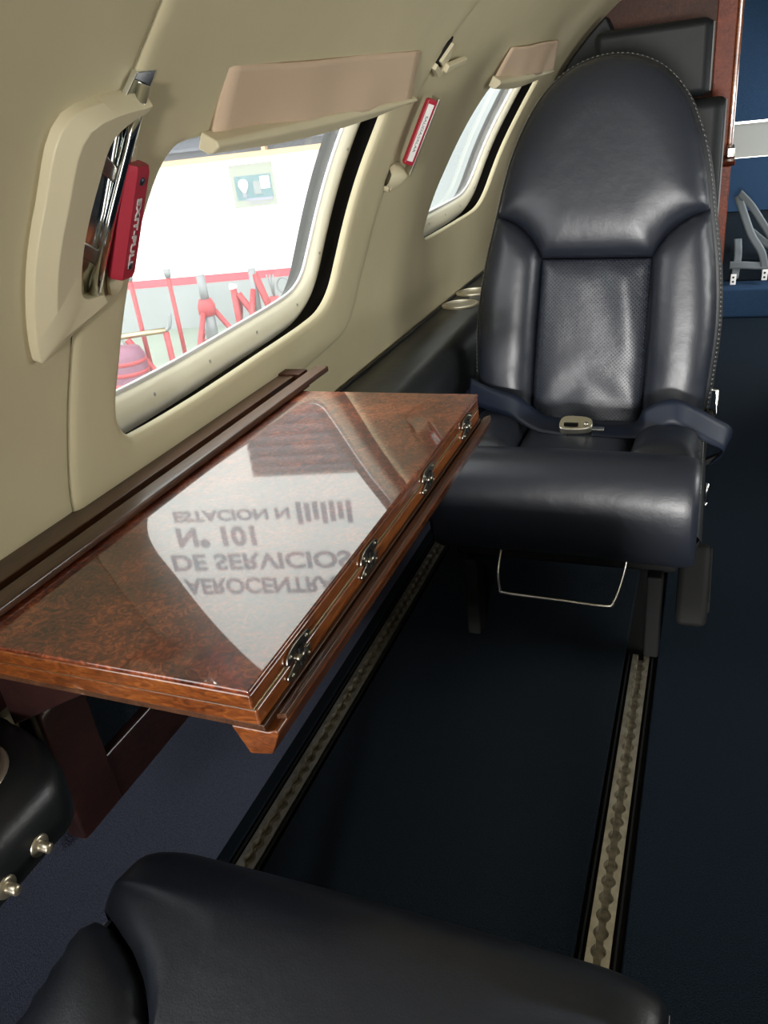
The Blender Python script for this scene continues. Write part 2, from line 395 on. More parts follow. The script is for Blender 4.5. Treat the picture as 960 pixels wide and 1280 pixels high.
# front end of the cabin (behind the photographer) with a cockpit opening shaped to keep lamp light off the left wall
wf_ = MB(); wf_.box((-.72, -1.98, -.02), (.0, -1.93, 1.35)); wf_.box((.52, -1.98, -.02), (.98, -1.93, 1.35)); wf_.box((.0, -1.98, 1.20), (.52, -1.93, 1.35))
struct(wf_.build('wall_front', CREAM))

# ------------------------------------------------------------------ windows
def window(name, O, pane_shrink=(.045, .03), d_out=-.032, label=None):
    root = struct(empty(name), label)
    Oc = O if poly_area(O) > 0 else list(reversed(O)); L = resample(Oc, .012)
    c = np.mean(np.array(L), 0)
    # moulded inner frame: rises from the glass edge to a soft ridge and drops behind the liner
    prof = [(-.020, -.054), (-.019, -.047), (-.014, -.041), (-.004, -.037), (.004, -.036), (.011, -.038), (.017, -.0415), (.024, -.047), (.031, -.055), (.038, -.068)]
    shift = (.006, .008)
    rings = []
    for off, d in prof:
        rings.append([W(q[0] + shift[0], q[1] + shift[1], d) for q in offset(L, off)])
    b = MB(); b.grid(rings, closed_v=True); b.build('window_frame', FRAME, root, True)
    g = MB(); g.grid([[W(q[0] + shift[0], q[1] + shift[1], d) for q in offset(L, off)] for off, d in ((-.017, -.050), (-.024, -.049), (-.025, -.053), (-.020, -.056))], closed_v=True)
    g.build('bright_pane_edge', WHITE, root, True)  # white strip drawn for the bright edge of the acrylic pane
    gp = offset(L, -.018); P, T, D = fill(gp, (), .04)
    mesh_from('window_pane', [W(p[0] + shift[0], p[1] + shift[1], -.055) for p in P], T, GLASS, root)
    k = MB(); n = len(L)
    sc = offset(L, -.004)
    for i in range(0, n, max(1, n // 14)):
        q = sc[i]; p = Vector(W(q[0] + shift[0], q[1] + shift[1], -.037)); nn = (Vector(W(q[0], q[1], .01)) - Vector(W(q[0], q[1], 0))).normalized()
        sb = MB(); sb.lathe([(0, .0022), (.0022, .0018), (.003, 0)], p - nn * .001, nn, 8); o = sb.build('screw', STEEL, root, True)
    return root
window('window_1', O1, label='large cabin window above the folding table')
window('window_2', O2, label='narrow far cabin window beside the navy seat')
window('window_3', [(y - 1.1, s) for y, s in O1], label='cabin window behind the photographer')

for k_, o_ in enumerate(RWO):
    P_, T_, _ = fill(resample(o_, .04), (), .06)
    g_ = mesh_from('window_pane', [WR(q[0], q[1], -.045) for q in P_], T_, GLASS); g_.name = 'window_%d' % (k_ + 4); struct(g_)
def shade(O_top, name, label, TL, TR, BR, BL, bar):
    root = empty(name, W(*TL)); tag(root, label, 'shade', 'window shades'); off = Vector(W(*TL))
    pts = []
    nu, nv = 22, 10
    for i in range(nu + 1):
        u = i / nu; row = []
        for j in range(nv + 1):
            v = j / nv
            y = (TL[0] * (1 - u) + TR[0] * u) * (1 - v) + (BL[0] * (1 - u) + BR[0] * u) * v
            s = (TL[1] * (1 - u) + TR[1] * u) * (1 - v) + (BL[1] * (1 - u) + BR[1] * u) * v
            d = .002 + .004 * min(1, u * 3) + .016 * v * min(1, .25 + u * 2) + .002 * math.sin(7 * u + 3 * v) * math.sin(PI * u) + .002 * math.sin(19 * u + 1.5) * v
            row.append(Vector(W(y, s, d)) - off)
        pts.append(row)
    b = MB(); b.grid(pts); o = b.build('shade_cloth', SHADE, root, True)
    so = o.modifiers.new('solid', 'SOLIDIFY'); so.thickness = .004; so.offset = -1
    # pull bar: a curved moulded strip along the lower edge, deeper at its middle
    rows = []
    for i in range(25):
        u = i / 24
        y = bar[0][0] * (1 - u) + bar[1][0] * u; s0 = bar[0][1] * (1 - u) + bar[1][1] * u
        h = bar[2] * (.75 + .45 * math.sin(PI * min(1, u * 1.15)) * (1 if u < .87 else 1) - .35 * max(0, (u - .75) / .25))
        prof = [(0, .006), (0, .026), (-.25 * h, .031), (-.8 * h, .026), (-h, .020), (-h, .008)]
        rows.append([Vector(W(y, s0 + a, d)) - off for a, d in prof])
    b = MB(); b.grid(rows, closed_v=True); n = 6; b.f.append(tuple(range(n))); b.f.append(tuple(24 * n + k for k in reversed(range(n))))
    b.build('pull_bar', CREAM2, root, False, .002, 2)
    return root
shade(O1, 'window_shade', 'raised pinkish cloth shade with long cream pull bar above the table window', (.800, .475), (1.353, .505), (1.372, .428), (.800, .405), ((.782, .408), (1.392, .438), .024))
shade(O2, 'window_shade', 'small raised pinkish shade over the far window beside the seat', (1.965, .525), (2.397, .560), (2.500, .487), (1.945, .458), ((1.93, .463), (2.50, .490), .030))

# ------------------------------------------------------------------ exit handle on the left (red grip)
def wp(poly, d0, d1, org): return lambda u, v, k: tuple(Vector(W(u, v, (d0, d1)[k])) - org)
org = Vector(W(.60, .33))
eh = empty('exit_handle', org); tag(eh, 'chrome backed emergency exit handle with large red grip, left of the table window', 'handle')
cov = [(.662, .452), (.571, .432), (.556, .36), (.549, .29), (.552, .224), (.566, .215), (.640, .250), (.632, .263), (.606, .268), (.600, .29), (.604, .34), (.616, .385), (.626, .417), (.664, .440)]
def cover():
    # moulded C-shaped shroud: outer rim low, ridge high
    out = [(.664, .453), (.571, .433), (.556, .36), (.548, .29), (.551, .222), (.566, .213), (.640, .250)]
    mid = [(.663, .447), (.585, .427), (.572, .36), (.565, .30), (.567, .245), (.578, .236), (.638, .254)]
    inn = [(.661, .440), (.622, .418), (.611, .375), (.602, .325), (.600, .285), (.606, .266), (.634, .263)]
    b = MB(); ks = [catmull(q, 5, False) for q in (out, mid, inn)]
    ds = []
    n = len(ks[0]); rows = []
    for ring_, dd in ((ks[0], .0), (ks[0], .010), (ks[1], .021), (ks[2], .019), (ks[2], .002)):
        rows.append([Vector(W(p[0], p[1], dd)) - org for p in ring_])
    b.grid(rows)
    k = len(b.v)
    for e in (0, n - 1): b.f.append(tuple(i * n + e for i in range(5)))
    return b.build('shroud', CREAM2, eh, True, .0015, 2)
cover()
b = MB(); b.prism([(.648, .470), (.675, .472), (.668, .43), (.655, .35), (.643, .262), (.618, .258), (.61, .32), (.622, .40)], lambda u, v, k: tuple(Vector(W(u, v, (.001, .007)[k])) - org)); b.build('chrome_plate', CHROME, eh, False, .001)
b = MB()
b.tube([Vector(W(.655, .462, .012)) - org, Vector(W(.652, .41, .013)) - org, Vector(W(.641, .34, .014)) - org, Vector(W(.626, .262, .013)) - org], .0055, 10); b.build('chrome_rod', CHROME, eh, True)
for (ya, sa), (yb, sb) in (((.622, .392), (.654, .368)), ((.606, .312), (.652, .285))):
    b = MB(); b.prism([(ya, sa + .009), (yb, sb + .012), (yb, sb - .006), (ya, sa - .007)], lambda u, v, k: tuple(Vector(W(u, v, (.006, .012)[k])) - org)); b.build('bracket', PEWTER, eh, False, .002)
lev = [(.646, .395), (.652, .404), (.664, .404), (.670, .395), (.672, .33), (.674, .272), (.670, .258), (.660, .254), (.652, .262), (.648, .32)]
b = MB(); b.prism(catmull(lev, 4), lambda u, v, k: tuple(Vector(W(u, v, (.008, .012)[k])) - org)); b.build('lever_plate', CREAM2, eh, False, .001)
def onwall(y, s, d):
    p = Vector(W(y, s, d)); up = (Vector(W(y, s + .01, d)) - Vector(W(y, s - .01, d))).normalized(); nn = (Vector(W(y, s, d + .01)) - p).normalized()
    return p, up, nn
def bar_frame(y0, s0, y1, s1, d):
    """frame running down a bar: x along the bar downwards, z out of the wall"""
    a = Vector(W(y0, s0, d)); c = Vector(W(y1, s1, d)); x = (c - a).normalized(); _, _, nn = onwall((y0 + y1) / 2, (s0 + s1) / 2, d)
    y = nn.cross(x).normalized(); z = x.cross(y); return a, c, x, y, z, (c - a).length
a, c, X, Y, Z, L = bar_frame(.662, .390, .660, .276, .011)
b = MB(); rows = []
prof = [(-.013, 0), (-.014, .006), (-.007, .0145), (.013, .0135), (.016, .008), (.0155, 0)]
for t, sc, dz in ((0, .55, 0), (0.0, .9, 0), (.006 / L, 1, 0), (1 - .006 / L, 1, 0), (1, .9, 0), (1, .55, 0)):
    rows.append([a + X * (t * L) + Y * (p * sc) + Z * (q * (1 if sc == 1 else .92)) - org for p, q in prof])
b.grid(rows, closed_v=True); b.f.append(tuple(range(6))); b.f.append(tuple(5 * 6 + k for k in reversed(range(6))))
grip = b.build('red_grip', RED, eh, False, .0015, 2)
# lettering and screws lie on the facet that faces into the aisle
f0 = Vector((0, 0, 0)); fx = X; fy = (Y * .017 + Z * (-.001)).normalized(); fz = fx.cross(fy).normalized()
if fz.dot(Z) < 0: fy = -fy; fz = fx.cross(fy)
pos = a + X * .030 + Y * .0025 + Z * .0141 - org
text_mesh('lettering', 'EXIT-PULL', .0095, SILVER, frame(pos - fy * .0035 + fz * .0004, fx, fy, fz), grip, .0004, .070, .0003)
for t in (.014, L - .014):
    b = MB(); b.lathe([(0, .0016), (.0035, .0014), (.0042, 0)], a + X * t + Y * .0025 + Z * .0139 - org, fz, 12); b.build('screw', SCREW, grip, True)

# ------------------------------------------------------------------ slim red handle on the right of the table window
org = Vector(W(1.485, .37)); sh = empty('release_handle', org); tag(sh, 'slim red release handle with white lettered placard, between the two windows', 'handle')
a, c, X, Y, Z, L = bar_frame(1.492, .432, 1.487, .312, .024)
Y, Z = Y * math.cos(.55) + Z * math.sin(.55), Z * math.cos(.55) - Y * math.sin(.55)
b = MB(); b.prism([(0.003, -.011), (L - .003, -.011), (L, -.008), (L, .008), (L - .003, .011), (.003, .011), (0, .008), (0, -.008)], lambda u, v, k: tuple(a + X * u + Y * v + Z * (-.005, .005)[k] - org))
g2 = b.build('red_grip', RED, sh, False, .002, 2)
sgn = 1 if (Vector((0, 0, 0)) - Y).y > 0 else -1
b = MB(); b.prism([(.008, -.0045), (L - .008, -.0045), (L - .008, .0085), (.008, .0085)] if Y.y < 0 else [(.008, -.0085), (L - .008, -.0085), (L - .008, .0045), (.008, .0045)], lambda u, v, k: tuple(a + X * u + Y * v + Z * (.0049, .0060)[k] - org))
pl = b.build('placard', WHITE, g2)
oy = (.002 if Y.y < 0 else -.002)
text_mesh('lettering', 'SALIDA/JALAR', .0075, INK, frame(a + X * .028 + Y * (oy - .0028) + Z * .0061 - org, X, Y, Z), pl, .0002, L - .052)
b = MB(); a2 = [Vector(W(1.470, .42, .004)) - org, Vector(W(1.470, .41, .020)) - org, Vector(W(1.469, .33, .024)) - org, Vector(W(1.468, .285, .012)) - org]
b.prism([(-.004, -.012), (L + .018, -.012), (L + .018, -.0155), (-.004, -.0155)] if Y.y < 0 else [(-.004, .012), (L + .018, .012), (L + .018, .0155), (-.004, .0155)], lambda u, v, k: tuple(a + X * u + Y * v + Z * (-.016, .004)[k] - org)); b.build('lever_plate', STEEL, sh, False, .0006)
b = MB(); hp = []
for i in range(34):
    t = i / 33; hp.append(a + X * (L - .012 + .012 * t) + Y * ((.018 if Y.y > 0 else -.018) + .004 * math.cos(18 * t)) + Z * (-.016 + .004 * math.sin(18 * t)) - org)
b.tube(hp, .0009, 6); b.build('spring', STEEL, sh, True)
# moulded cup under it
b = MB(); rows = []
for i in range(9):
    t = i / 8; y = 1.452 + .085 * t; bul = math.sin(PI * t)
    rows.append([Vector(W(y, .298 + .010 * bul, .002)) - org, Vector(W(y, .300, .006 + .010 * bul)) - org, Vector(W(y, .292, .012 + .016 * bul)) - org, Vector(W(y, .276 - .004 * bul, .010 + .012 * bul)) - org, Vector(W(y, .262 - .008 * bul, .001)) - org])
b.grid(rows); b.build('cup', CREAM2, sh, True)
b = MB(); rows = []
for i in range(11):
    t = i / 10; rows.append([Vector(W(1.4625 + .024 * math.cos(PI * t) * (.5), .262 + .008 - .020 * math.sin(PI * t) * .6, .001)) - org, Vector(W(1.4625 + .020 * math.cos(PI * t) * .5, .270 - .018 * math.sin(PI * t) * .6, .012)) - org])
b.grid(rows); b.build('cup_lip', CREAM2, sh, True)

# small latch above it
org = Vector(W(1.50, .50)); lt = empty('panel_latch', org); tag(lt, 'small cream latch with a sticking-out tab, above the slim red handle', 'latch')
b = MB(); b.prism([(1.470, .478), (1.515, .470), (1.530, .50), (1.505, .530), (1.492, .522)], lambda u, v, k: tuple(Vector(W(u, v, (-.002, .003)[k])) - org)); b.build('recess', BLACK, lt)
b = MB(); b.prism([(1.472, .476), (1.520, .462), (1.532, .472), (1.535, .484), (1.516, .474), (1.474, .486)], lambda u, v, k: tuple(Vector(W(u, v, (.001, .012)[k])) - org)); b.build('latch_frame', CREAM2, lt, False, .001)
b = MB(); b.prism([(1.497, .488), (1.510, .522), (1.532, .500), (1.535, .482), (1.522, .480)], lambda u, v, k: tuple(Vector(W(u, v, (.002, .009)[k])) - org)); b.build('latch_wedge', CREAM2, lt, False, .001)
b = MB(); b.prism([(1.522, .488), (1.612, .503), (1.616, .497), (1.612, .492), (1.524, .474)], lambda u, v, k: tuple(Vector(W(u, v, (.008, .018)[k])) - org)); b.build('latch_tab', CREAM2, lt, False, .002)

# ------------------------------------------------------------------ floor
fl = struct(empty('floor'), 'dark navy carpeted cabin floor')
b = MB(); b.box((-.66, -1.95, -.04), (.88, 4.05, -.0168)); b.build('floor_plate', BLACK, fl)
for x0, x1, y1 in ((-.655, -.583, 4.05), (-.529, -.094, 4.05)):
    b = MB(); b.box((x0, -1.9, -.0165), (x1, y1, 0)); b.build('carpet_strip', CARP, fl, False, .003)
b = MB(); b.box((-.038, -1.9, -.0165), (.86, 4.05, 0.0)); b.build('carpet_strip', CARPM, fl, False, .003)
def track(xc, y0, y1, label):
    root = empty('seat_track', (xc, y0, -.006)); tag(root, label, 'rail', 'seat tracks')
    p = .0254; n = int((y1 - y0) / p)
    for sg in (-1, 1):
        b = MB(); rows = []
        for i in range(n * 8 + 1):
            t = i / 8; fy = (t - math.floor(t) - .5) * p
            hw = max(.0048, math.sqrt(max(0, .0095 ** 2 - fy * fy)))
            y = t * p
            rows.append([(sg * hw, y, -.0095), (sg * hw, y, .003), (sg * .0145, y, .003), (sg * .0145, y, -.003)])
        b.grid(rows); b.build('track_flange', ALU, root)
    b = MB(); b.box((-.0135, 0, -.0108), (.0135, n * p, -.0088)); b.build('track_channel', ALUD, root)
    for sg in (-1, 1):
        b = MB(); b.box((sg * .0205 - .0012, 0, -.003), (sg * .0205 + .0012, n * p, .0045)); b.build('track_edge', BLACK, root)
    return root
track(-.0665, -.3, 1.235, 'bright perforated metal seat track on the aisle side of the floor')
track(-.557, -.3, 2.3, 'dull perforated metal seat track along the wall side, under the table')

# carpeted lower sidewall
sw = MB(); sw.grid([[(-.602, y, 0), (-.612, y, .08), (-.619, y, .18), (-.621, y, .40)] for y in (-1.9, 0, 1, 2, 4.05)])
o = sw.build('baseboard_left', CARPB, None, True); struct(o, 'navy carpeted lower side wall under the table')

# ------------------------------------------------------------------ table
tx0, tx1, ty0, ty1, tz = -.572, -.280, .358, .985, .58
tb = empty('folding_table', (-.42, .67, tz)); tag(tb, 'glossy burl wood folding table with closed leaves, under the large window', 'table')
T0 = Vector((-.42, .67, tz))
def tbox(name, a, b_, m, bev=.0012, parent=tb):
    k = MB(); k.box(Vector(a) - T0, Vector(b_) - T0); return k.build(name, m, parent, False, bev, 3)
up = tbox('upper_leaf', (tx0, ty0, tz - .0045), (tx1, ty1, tz), BURL, .0018)
tbox('upper_leaf_edge', (tx0, ty0 + .0002, tz - .0180), (tx1 - .0004, ty1 - .0005, tz - .0045), EDGEW, .002)
tbox('edge_strip', (tx0 + .02, ty0 + .003, tz - .0205), (tx1 - .0008, ty1 - .001, tz - .0180), BRASS, .0005)
tbox('lower_leaf', (tx0 + .022, ty0 + .004, tz - .036), (tx1, ty1, tz - .0205), EDGEW, .0025)
tbox('lower_leaf_face', (tx0 + .024, ty0 + .006, tz - .042), (tx1 + .002, ty1 + .001, tz - .0362), WALN, .001)
k = MB(); k.prism([(-.028, -.0425), (.004, -.0425), (.011, -.039), (.013, -.042), (.004, -.064), (-.016, -.068)], lambda u, v, q: tuple(Vector((tx1 + u, (ty0 + .006, ty1 + .012)[q], tz + v)) - T0)); k.build('front_rail', EDGEW, tb, False, .0015)
k = MB(); k.prism([(.0042, -.037), (.0125, -.0345), (.0135, -.0395), (.0042, -.042)], lambda u, v, q: tuple(Vector((tx1 + u, (ty0 + .02, ty1 + .012)[q], tz + v)) - T0)); k.build('rail_lip', WALN, tb, False, .0008)
for i, y in enumerate((.428, .577, .757, .917)):
    h = MB()
    def leaf(pts, t0=.0002, t1=.0026): h.prism(pts, lambda u, v, q: tuple(Vector((tx1 + (t0, t1)[q], y + u, tz - .0192 + v)) - T0))
    leaf(catmull([(-.020, .003), (-.012, .0125), (.016, .0125), (.021, .007), (.016, .003), (.006, .0015), (-.010, .0008)], 4))
    leaf(catmull([(.019, -.003), (.011, -.0125), (-.018, -.0125), (-.022, -.0075), (-.016, -.004), (-.006, -.0015), (.010, -.0008)], 4))
    hg = h.build('hinge', PEWTER, tb, False, .0008)
    k = MB(); k.tube([Vector((tx1 + .0035, y - .007, tz - .0192)) - T0, Vector((tx1 + .0035, y + .007, tz - .0192)) - T0], .0032, 10); k.build('hinge_knuckle', PEWTER, hg, True)
    k = MB(); k.prism([(-.003, .008), (.004, .008), (.003, -.008), (-.004, -.008)], lambda u, v, q: tuple(Vector((tx1 + (.003, .0052)[q], y + u, tz - .0192 + v)) - T0)); k.build('hinge_clasp', BLACK, hg, False, .0005)
    for u, v in ((-.014, .0075), (.014, .0085), (-.015, -.009), (.013, -.008)):
        k = MB(); k.lathe([(0, .0012), (.0014, .001), (.0019, 0)], Vector((tx1 + .0026, y + u, tz - .0192 + v)) - T0, (1, 0, 0), 8); k.build('hinge_screw', STEEL, hg, True)
# wooden housing along the wall
th = empty('table_housing', (-.60, .69, .25)); tag(th, 'brown wooden slot rails and mahogany panel on the wall, holding the table', 'housing'); H0 = Vector((-.60, .69, .25))
def hbox(name, a, b_, m, bev=.0015):
    k = MB(); k.box(Vector(a) - H0, Vector(b_) - H0); return k.build(name, m, th, False, bev, 2)
hbox('outer_rail', (-.627, .30, .556), (-.586, 1.045, .586), WALN)
hbox('inner_rail', (-.568, .30, .5815), (-.5445, 1.075, .590), WALN, .002)
hbox('slot', (-.5865, .30, .545), (-.5675, 1.04, .560), BLACK, 0)  # black strip in the gap; the slot's shade is put into its colour
hbox('rail_end', (-.62, 1.035, .56), (-.575, 1.062, .589), BULKD, .002)
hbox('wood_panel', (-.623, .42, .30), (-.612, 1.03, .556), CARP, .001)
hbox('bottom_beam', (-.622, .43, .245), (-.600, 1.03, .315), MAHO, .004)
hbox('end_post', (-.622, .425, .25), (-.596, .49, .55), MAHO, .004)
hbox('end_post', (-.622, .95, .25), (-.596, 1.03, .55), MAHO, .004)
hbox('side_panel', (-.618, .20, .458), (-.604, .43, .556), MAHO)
k = MB(); k.prism([(-.598, .556), (-.42, .553), (-.42, .540), (-.598, .44)], lambda u, v, q: tuple(Vector((u, (.40, .425)[q], v)) - H0)); k.build('support_bracket', MAHO, th, False, .002)
k = MB(); k.prism([(-.598, .556), (-.42, .553), (-.42, .540), (-.598, .44)], lambda u, v, q: tuple(Vector((u, (.93, .955)[q], v)) - H0)); k.build('support_bracket', MAHO, th, False, .002)

# ------------------------------------------------------------------ padded arm ledges
def ledge(name, label, x0, x1, y0, y1, z0, z1, r, cups, knobs, end):
    root = empty(name, (x0, (y0 + y1) / 2, z0)); tag(root, label, 'armrest', 'padded side ledges'); O = Vector(root.location)
    # section: flat top against the wall, rolled inboard edge; the free end is rounded too
    def sec(k):                                          # k = shrink at the rounded end
        X1 = x1 - k; Z1 = z1
        p = [(x0, z0), (x0, Z1)]
        p.append(((x0 + X1) / 2, Z1 + .001)); p.append((X1 - r * 1.3, Z1))
        for i in range(1, 8):
            t = PI / 2 * i / 8; p.append((X1 - r + r * math.sin(t), Z1 - r + r * math.cos(t)))
        p.append((X1, Z1 - r)); p.append((X1, (Z1 - r + z0 + .012) / 2)); p.append((X1 - .002, z0 + .008)); p.append((X1 - .010, z0))
        return p
    R = .055; rows = []
    ys = [y0 + (y1 - y0) * i / 24 for i in range(25)]
    for i in range(1, 9):
        t = PI / 2 * i / 8
        if end == 'far': ys.append(y1 + R * math.sin(t))
        else: ys.insert(0, y0 - R * math.sin(t))
    for y in ys:
        e = max(0, (y - y1) if end == 'far' else (y0 - y)) / R
        rows.append([Vector((x, y, z)) - O for x, z in sec((x1 - x0) * .75 * (1 - math.sqrt(max(0, 1 - e * e))))])
    b = MB(); b.grid(rows, closed_v=True); n = len(rows[0]); b.f.append(tuple(range(n))); b.f.append(tuple((len(rows) - 1) * n + k for k in reversed(range(n))))
    b.build('padded_body', LEAR, root, True)
    b = MB(); b.tube([Vector((x0 + .004, y, z1 + .001)) - O for y in ys], .003, 6); b.build('welting', LEAG, root, True)
    for x, y in cups:
        b = MB(); b.lathe([(.030, -.012), (.034, .0), (.037, .0035), (.041, .0045), (.046, .003), (.0475, 0)], Vector((x, y, z1 + .001)) - O, (0, 0, 1), 40); c = b.build('cup_ring', CUP, root, True)
        b = MB(); b.lathe([(0, .0004), (.03, .0006), (.036, .001)], Vector((x, y, z1 + .001)) - O, (0, 0, 1), 32); b.build('cup_well', STEEL if not cups.index((x, y)) else CUP, root, True)
    for y, z in knobs:
        b = MB(); b.lathe([(0, .003), (.006, .003), (.0085, .0026), (.0098, .0012), (.0102, 0)], Vector((x1 - .001, y, z)) - O, (1, 0, 0), 24); c = b.build('knob_plate', CUP, root, True)
        b = MB(); b.lathe([(0, .0125), (.0038, .0122), (.0046, .011), (.0046, .002)], Vector((x1, y, z)) - O, (1, 0, 0), 20); b.build('knob', CUP, c, True)
    return root
ledge('arm_ledge', 'dark padded side ledge with two metal cup rings, between far seat and wall', -.616, -.478, 1.095, 2.75, .36, .49, .05, [(-.568, 1.885), (-.572, 2.02)], [], 'near')
ledge('arm_ledge', 'dark padded side ledge with two small metal knobs, at the near left corner', -.616, -.497, -1.2, .338, .383, .455, .032, [(-.580, .315)], [(.312, .407), (.273, .403)], 'far')

# ------------------------------------------------------------------ the navy leather seats
SW = [(-.06, .214), (0, .218), (.1, .224), (.2, .226), (.3, .216), (.4, .1965), (.45, .187), (.5, .175), (.54, .161), (.58, .143), (.61, .124), (.64, .096), (.66, .064), (.671, .03), (.674, 0)]
def half_outline(): return [tuple(p) for p in catmull([(wv, bv) for bv, wv in SW], 4, False)]      # right side, bottom -> top
TH = math.radians(15)
def make_seat(name, loc, rz, label, back=True, deep=0):
    root = empty(name, loc, rz); tag(root, label, 'seat', 'navy leather cabin seats')
    # ---- backrest
    lean = math.radians(1.6)
    def eb(a, b, h):
        a2 = a * math.cos(lean) + b * math.sin(lean); b2 = -a * math.sin(lean) + b * math.cos(lean)
        h += -.030 * (a2 / .22) ** 2 * 0 + .012 * math.sin(max(0, min(1, b2 / .67)) * PI)
        return (a2, .35 + b2 * math.sin(TH) - h * math.cos(TH), .33 + b2 * math.cos(TH) + h * math.sin(TH))
    R = half_outline(); Lf = [(-a, b) for a, b in R]
    if back:
        cut = .40
        lo = [p for p in R if p[1] <= cut + .001]; hi = [p for p in R if p[1] > cut]
        seam = [(.104, .319), (.118, .346), (.140, .371), (.165, .388), (R[len(lo) - 1][0], R[len(lo) - 1][1])]
        seam = catmull(seam, 4, False)
        head = list(seam) + hi + [(-a, b) for a, b in reversed(hi)][1:] + [(-a, b) for a, b in reversed(seam)]
        pillow('head_panel', head, .034, .085, eb, LEA, root, .012)
        wr_ = lambda a, b, d: .0016 * math.sin(70 * b + 28 * a) * min(1, d / .03) * max(0, 1 - b / .2)
        for sg in (1, -1):
            bol = lo + list(reversed(seam)) + [(.108, .2), (.109, .1), (.108, 0), (.108, -.06)]
            pillow('side_bolster', [(sg * a, b) for a, b in bol], .034, .05, eb, LEA, root, .011, wr_)
        cp = [(-.106, -.06), (.106, -.06), (.107, 0), (.107, .12), (.1025, .317), (-.1025, .317), (-.107, .12), (-.107, 0)]
        fold = lambda a, b, d: min(1, d / .03) * (.0035 * math.exp(-((b - .32 + 1.2 * (a - .02)) / .10) ** 2) * math.sin(75 * a + 14 * b) + .003 * max(0, 1 - b / .18) * math.sin(55 * (b + .75 * abs(a))))
        pillow('centre_panel', cp, .014, .05, eb, LEAP, root, .010, fold)
        # gusset round the edge, then the back shell
        ol = R + list(reversed(Lf))[1:]
        ol = resample(ol, .012, False); n = len(ol); rows = []
        nr = []
        for i in range(n):
            t = np.array(ol[min(i + 1, n - 1)]) - np.array(ol[max(i - 1, 0)]); t /= np.linalg.norm(t); nr.append((t[1], -t[0]))
        gus = [(0, -.002), (.004, -.004), (.008, -.014), (.0085, -.018), (.0068, -.020), (.0090, -.022), (.012, -.035), (.012, -.075), (.006, -.098), (-.03, -.112), (-.09, -.115)]
        for p, nn in zip(ol, nr): rows.append([eb(p[0] + nn[0] * o, p[1] + nn[1] * o, h) for o, h in gus])
        b = MB(); b.grid(rows); b.build('side_gusset', LEAG, root, True)
        pillow('back_shell', [(p[0] * .72, -.03 + p[1] * .9) for p in ol], .004, .03, lambda a, b, h: eb(a, b, -.112 - h), LEAG, root, .04)
        b = MB(); s_o = resample(ol, .0042, False)
        for o_, h_ in ((.0072, -.0105), (.0095, -.0255)):
            for i in range(2, len(s_o) - 2, 2):
                t = np.array(s_o[i + 1]) - np.array(s_o[i - 1]); t /= np.linalg.norm(t); q = np.array(s_o[i]) + np.array((t[1], -t[0])) * o_
                p0 = Vector(eb(*(q - t * .0016), h_)); p1 = Vector(eb(*(q + t * .0016), h_)); b.tube([p0, p1], .0006, 4)
        st = b.build('stitching', STITCH, root); st['kind'] = 'stuff'
    # ---- cushion
    rows = []; N = 64 if deep else 40
    front = [(.03, .369), (.006, .335), (-.002, .29), (.004, .24), (.022, .205), (.05, .192), (.09, .196)]
    seam_a = [0, .100, .110, .124, .145, .168, .198, .226]; seam_b = [.42, .42, .20, .158, .134, .117, .102, .090]
    for i in range(N + 1):
        a = -.226 + .452 * i / N; e = max(0, (abs(a) - (.170 if deep else .188)) / (.056 if deep else .038)); k = 1 - (.11 if deep else .05) * (1 - math.sqrt(max(0, 1 - e * e))) * 1.6
        if deep:
            e_ = float(np.interp(abs(a), seam_a, seam_b)); back = []
            for q in (0, .06, .16, .3, .5, .75):
                y = e_ + (.066 - e_) * q; d = (e_ - y) if e_ < .3 else 1
                back.append((y, .381 - .16 * max(0, y - .07) - .010 * max(0, 1 - d / .022) ** 2))
            prof = catmull(back + [(.066, .381)] + front, 4, False)
        else: prof = catmull([(.135, .352), (.105, .372), (.066, .381)] + front, 4, False)
        sag = .004 * math.cos(a / .226 * PI / 2)
        rows.append([(a, .07 + (y - .07) * k, .28 + (z - .28) * k + sag) for y, z in prof])
    b = MB(); b.grid(rows); n = len(prof); b.f.append(tuple(range(n))); b.f.append(tuple(N * n + j for j in reversed(range(n))))
    b.build('front_roll', LEA, root, True)
    if deep:
        for sg in (1, -1):
            dp = [(sg * a, b) for a, b in [(.2255, .112), (.212, .104), (.198, .106), (.168, .121), (.145, .138), (.126, .160), (.113, .202), (.104, .30), (.102, .42), (.224, .42), (.228, .25)]]
            pillow('seat_bolster', dp,   .024, .05, lambda a, b, h: (a, b, .366 + h - .15 * max(0, b - .10)), LEA, root, .010)
    et = lambda zz: (lambda a, b, h: (a, b, zz + h - .07 * max(0, b - .12)))
    for sg in (() if deep else (1, -1)):
        pillow('seat_bolster', [(sg * a, b) for a, b in [(.100, .118), (.221, .112), (.226, .2), (.224, .34), (.215, .42), (.112, .42), (.106, .3)]], .042, .05, et(.338), LEA, root, .012)
    if not deep: pillow('seat_pan', [(-.098, .118), (.098, .118), (.105, .3), (.110, .42), (-.110, .42), (-.105, .3)], .016, .05, et(.340), LEAP, root, .012)
    for sg in (1, -1):
        b = MB(); rows = []
        for y in [.006 + .434 * i / 14 for i in range(15)]:
            q1 = .35 - .075 * (1 - min(1, y / .085)) ** 2; q0 = .20 + .05 * (1 - min(1, y / .09)) ** 2
            rows.append([(sg * .215, y, q1), (sg * .228, y, q1 - .012), (sg * .234, y, (q0 + q1) / 2), (sg * .230, y, q0 + .025), (sg * .215, y, q0)])
        b.grid(rows); b.build('cushion_gusset', LEAG, root, True)
        b = MB()
        for j in range(30):
            y = .03 + j * .012; b.tube([(sg * .2262, y, .3415), (sg * .2262, y + .006, .3415)], .0007, 4)
        st = b.build('stitching', STITCH, root); st['kind'] = 'stuff'
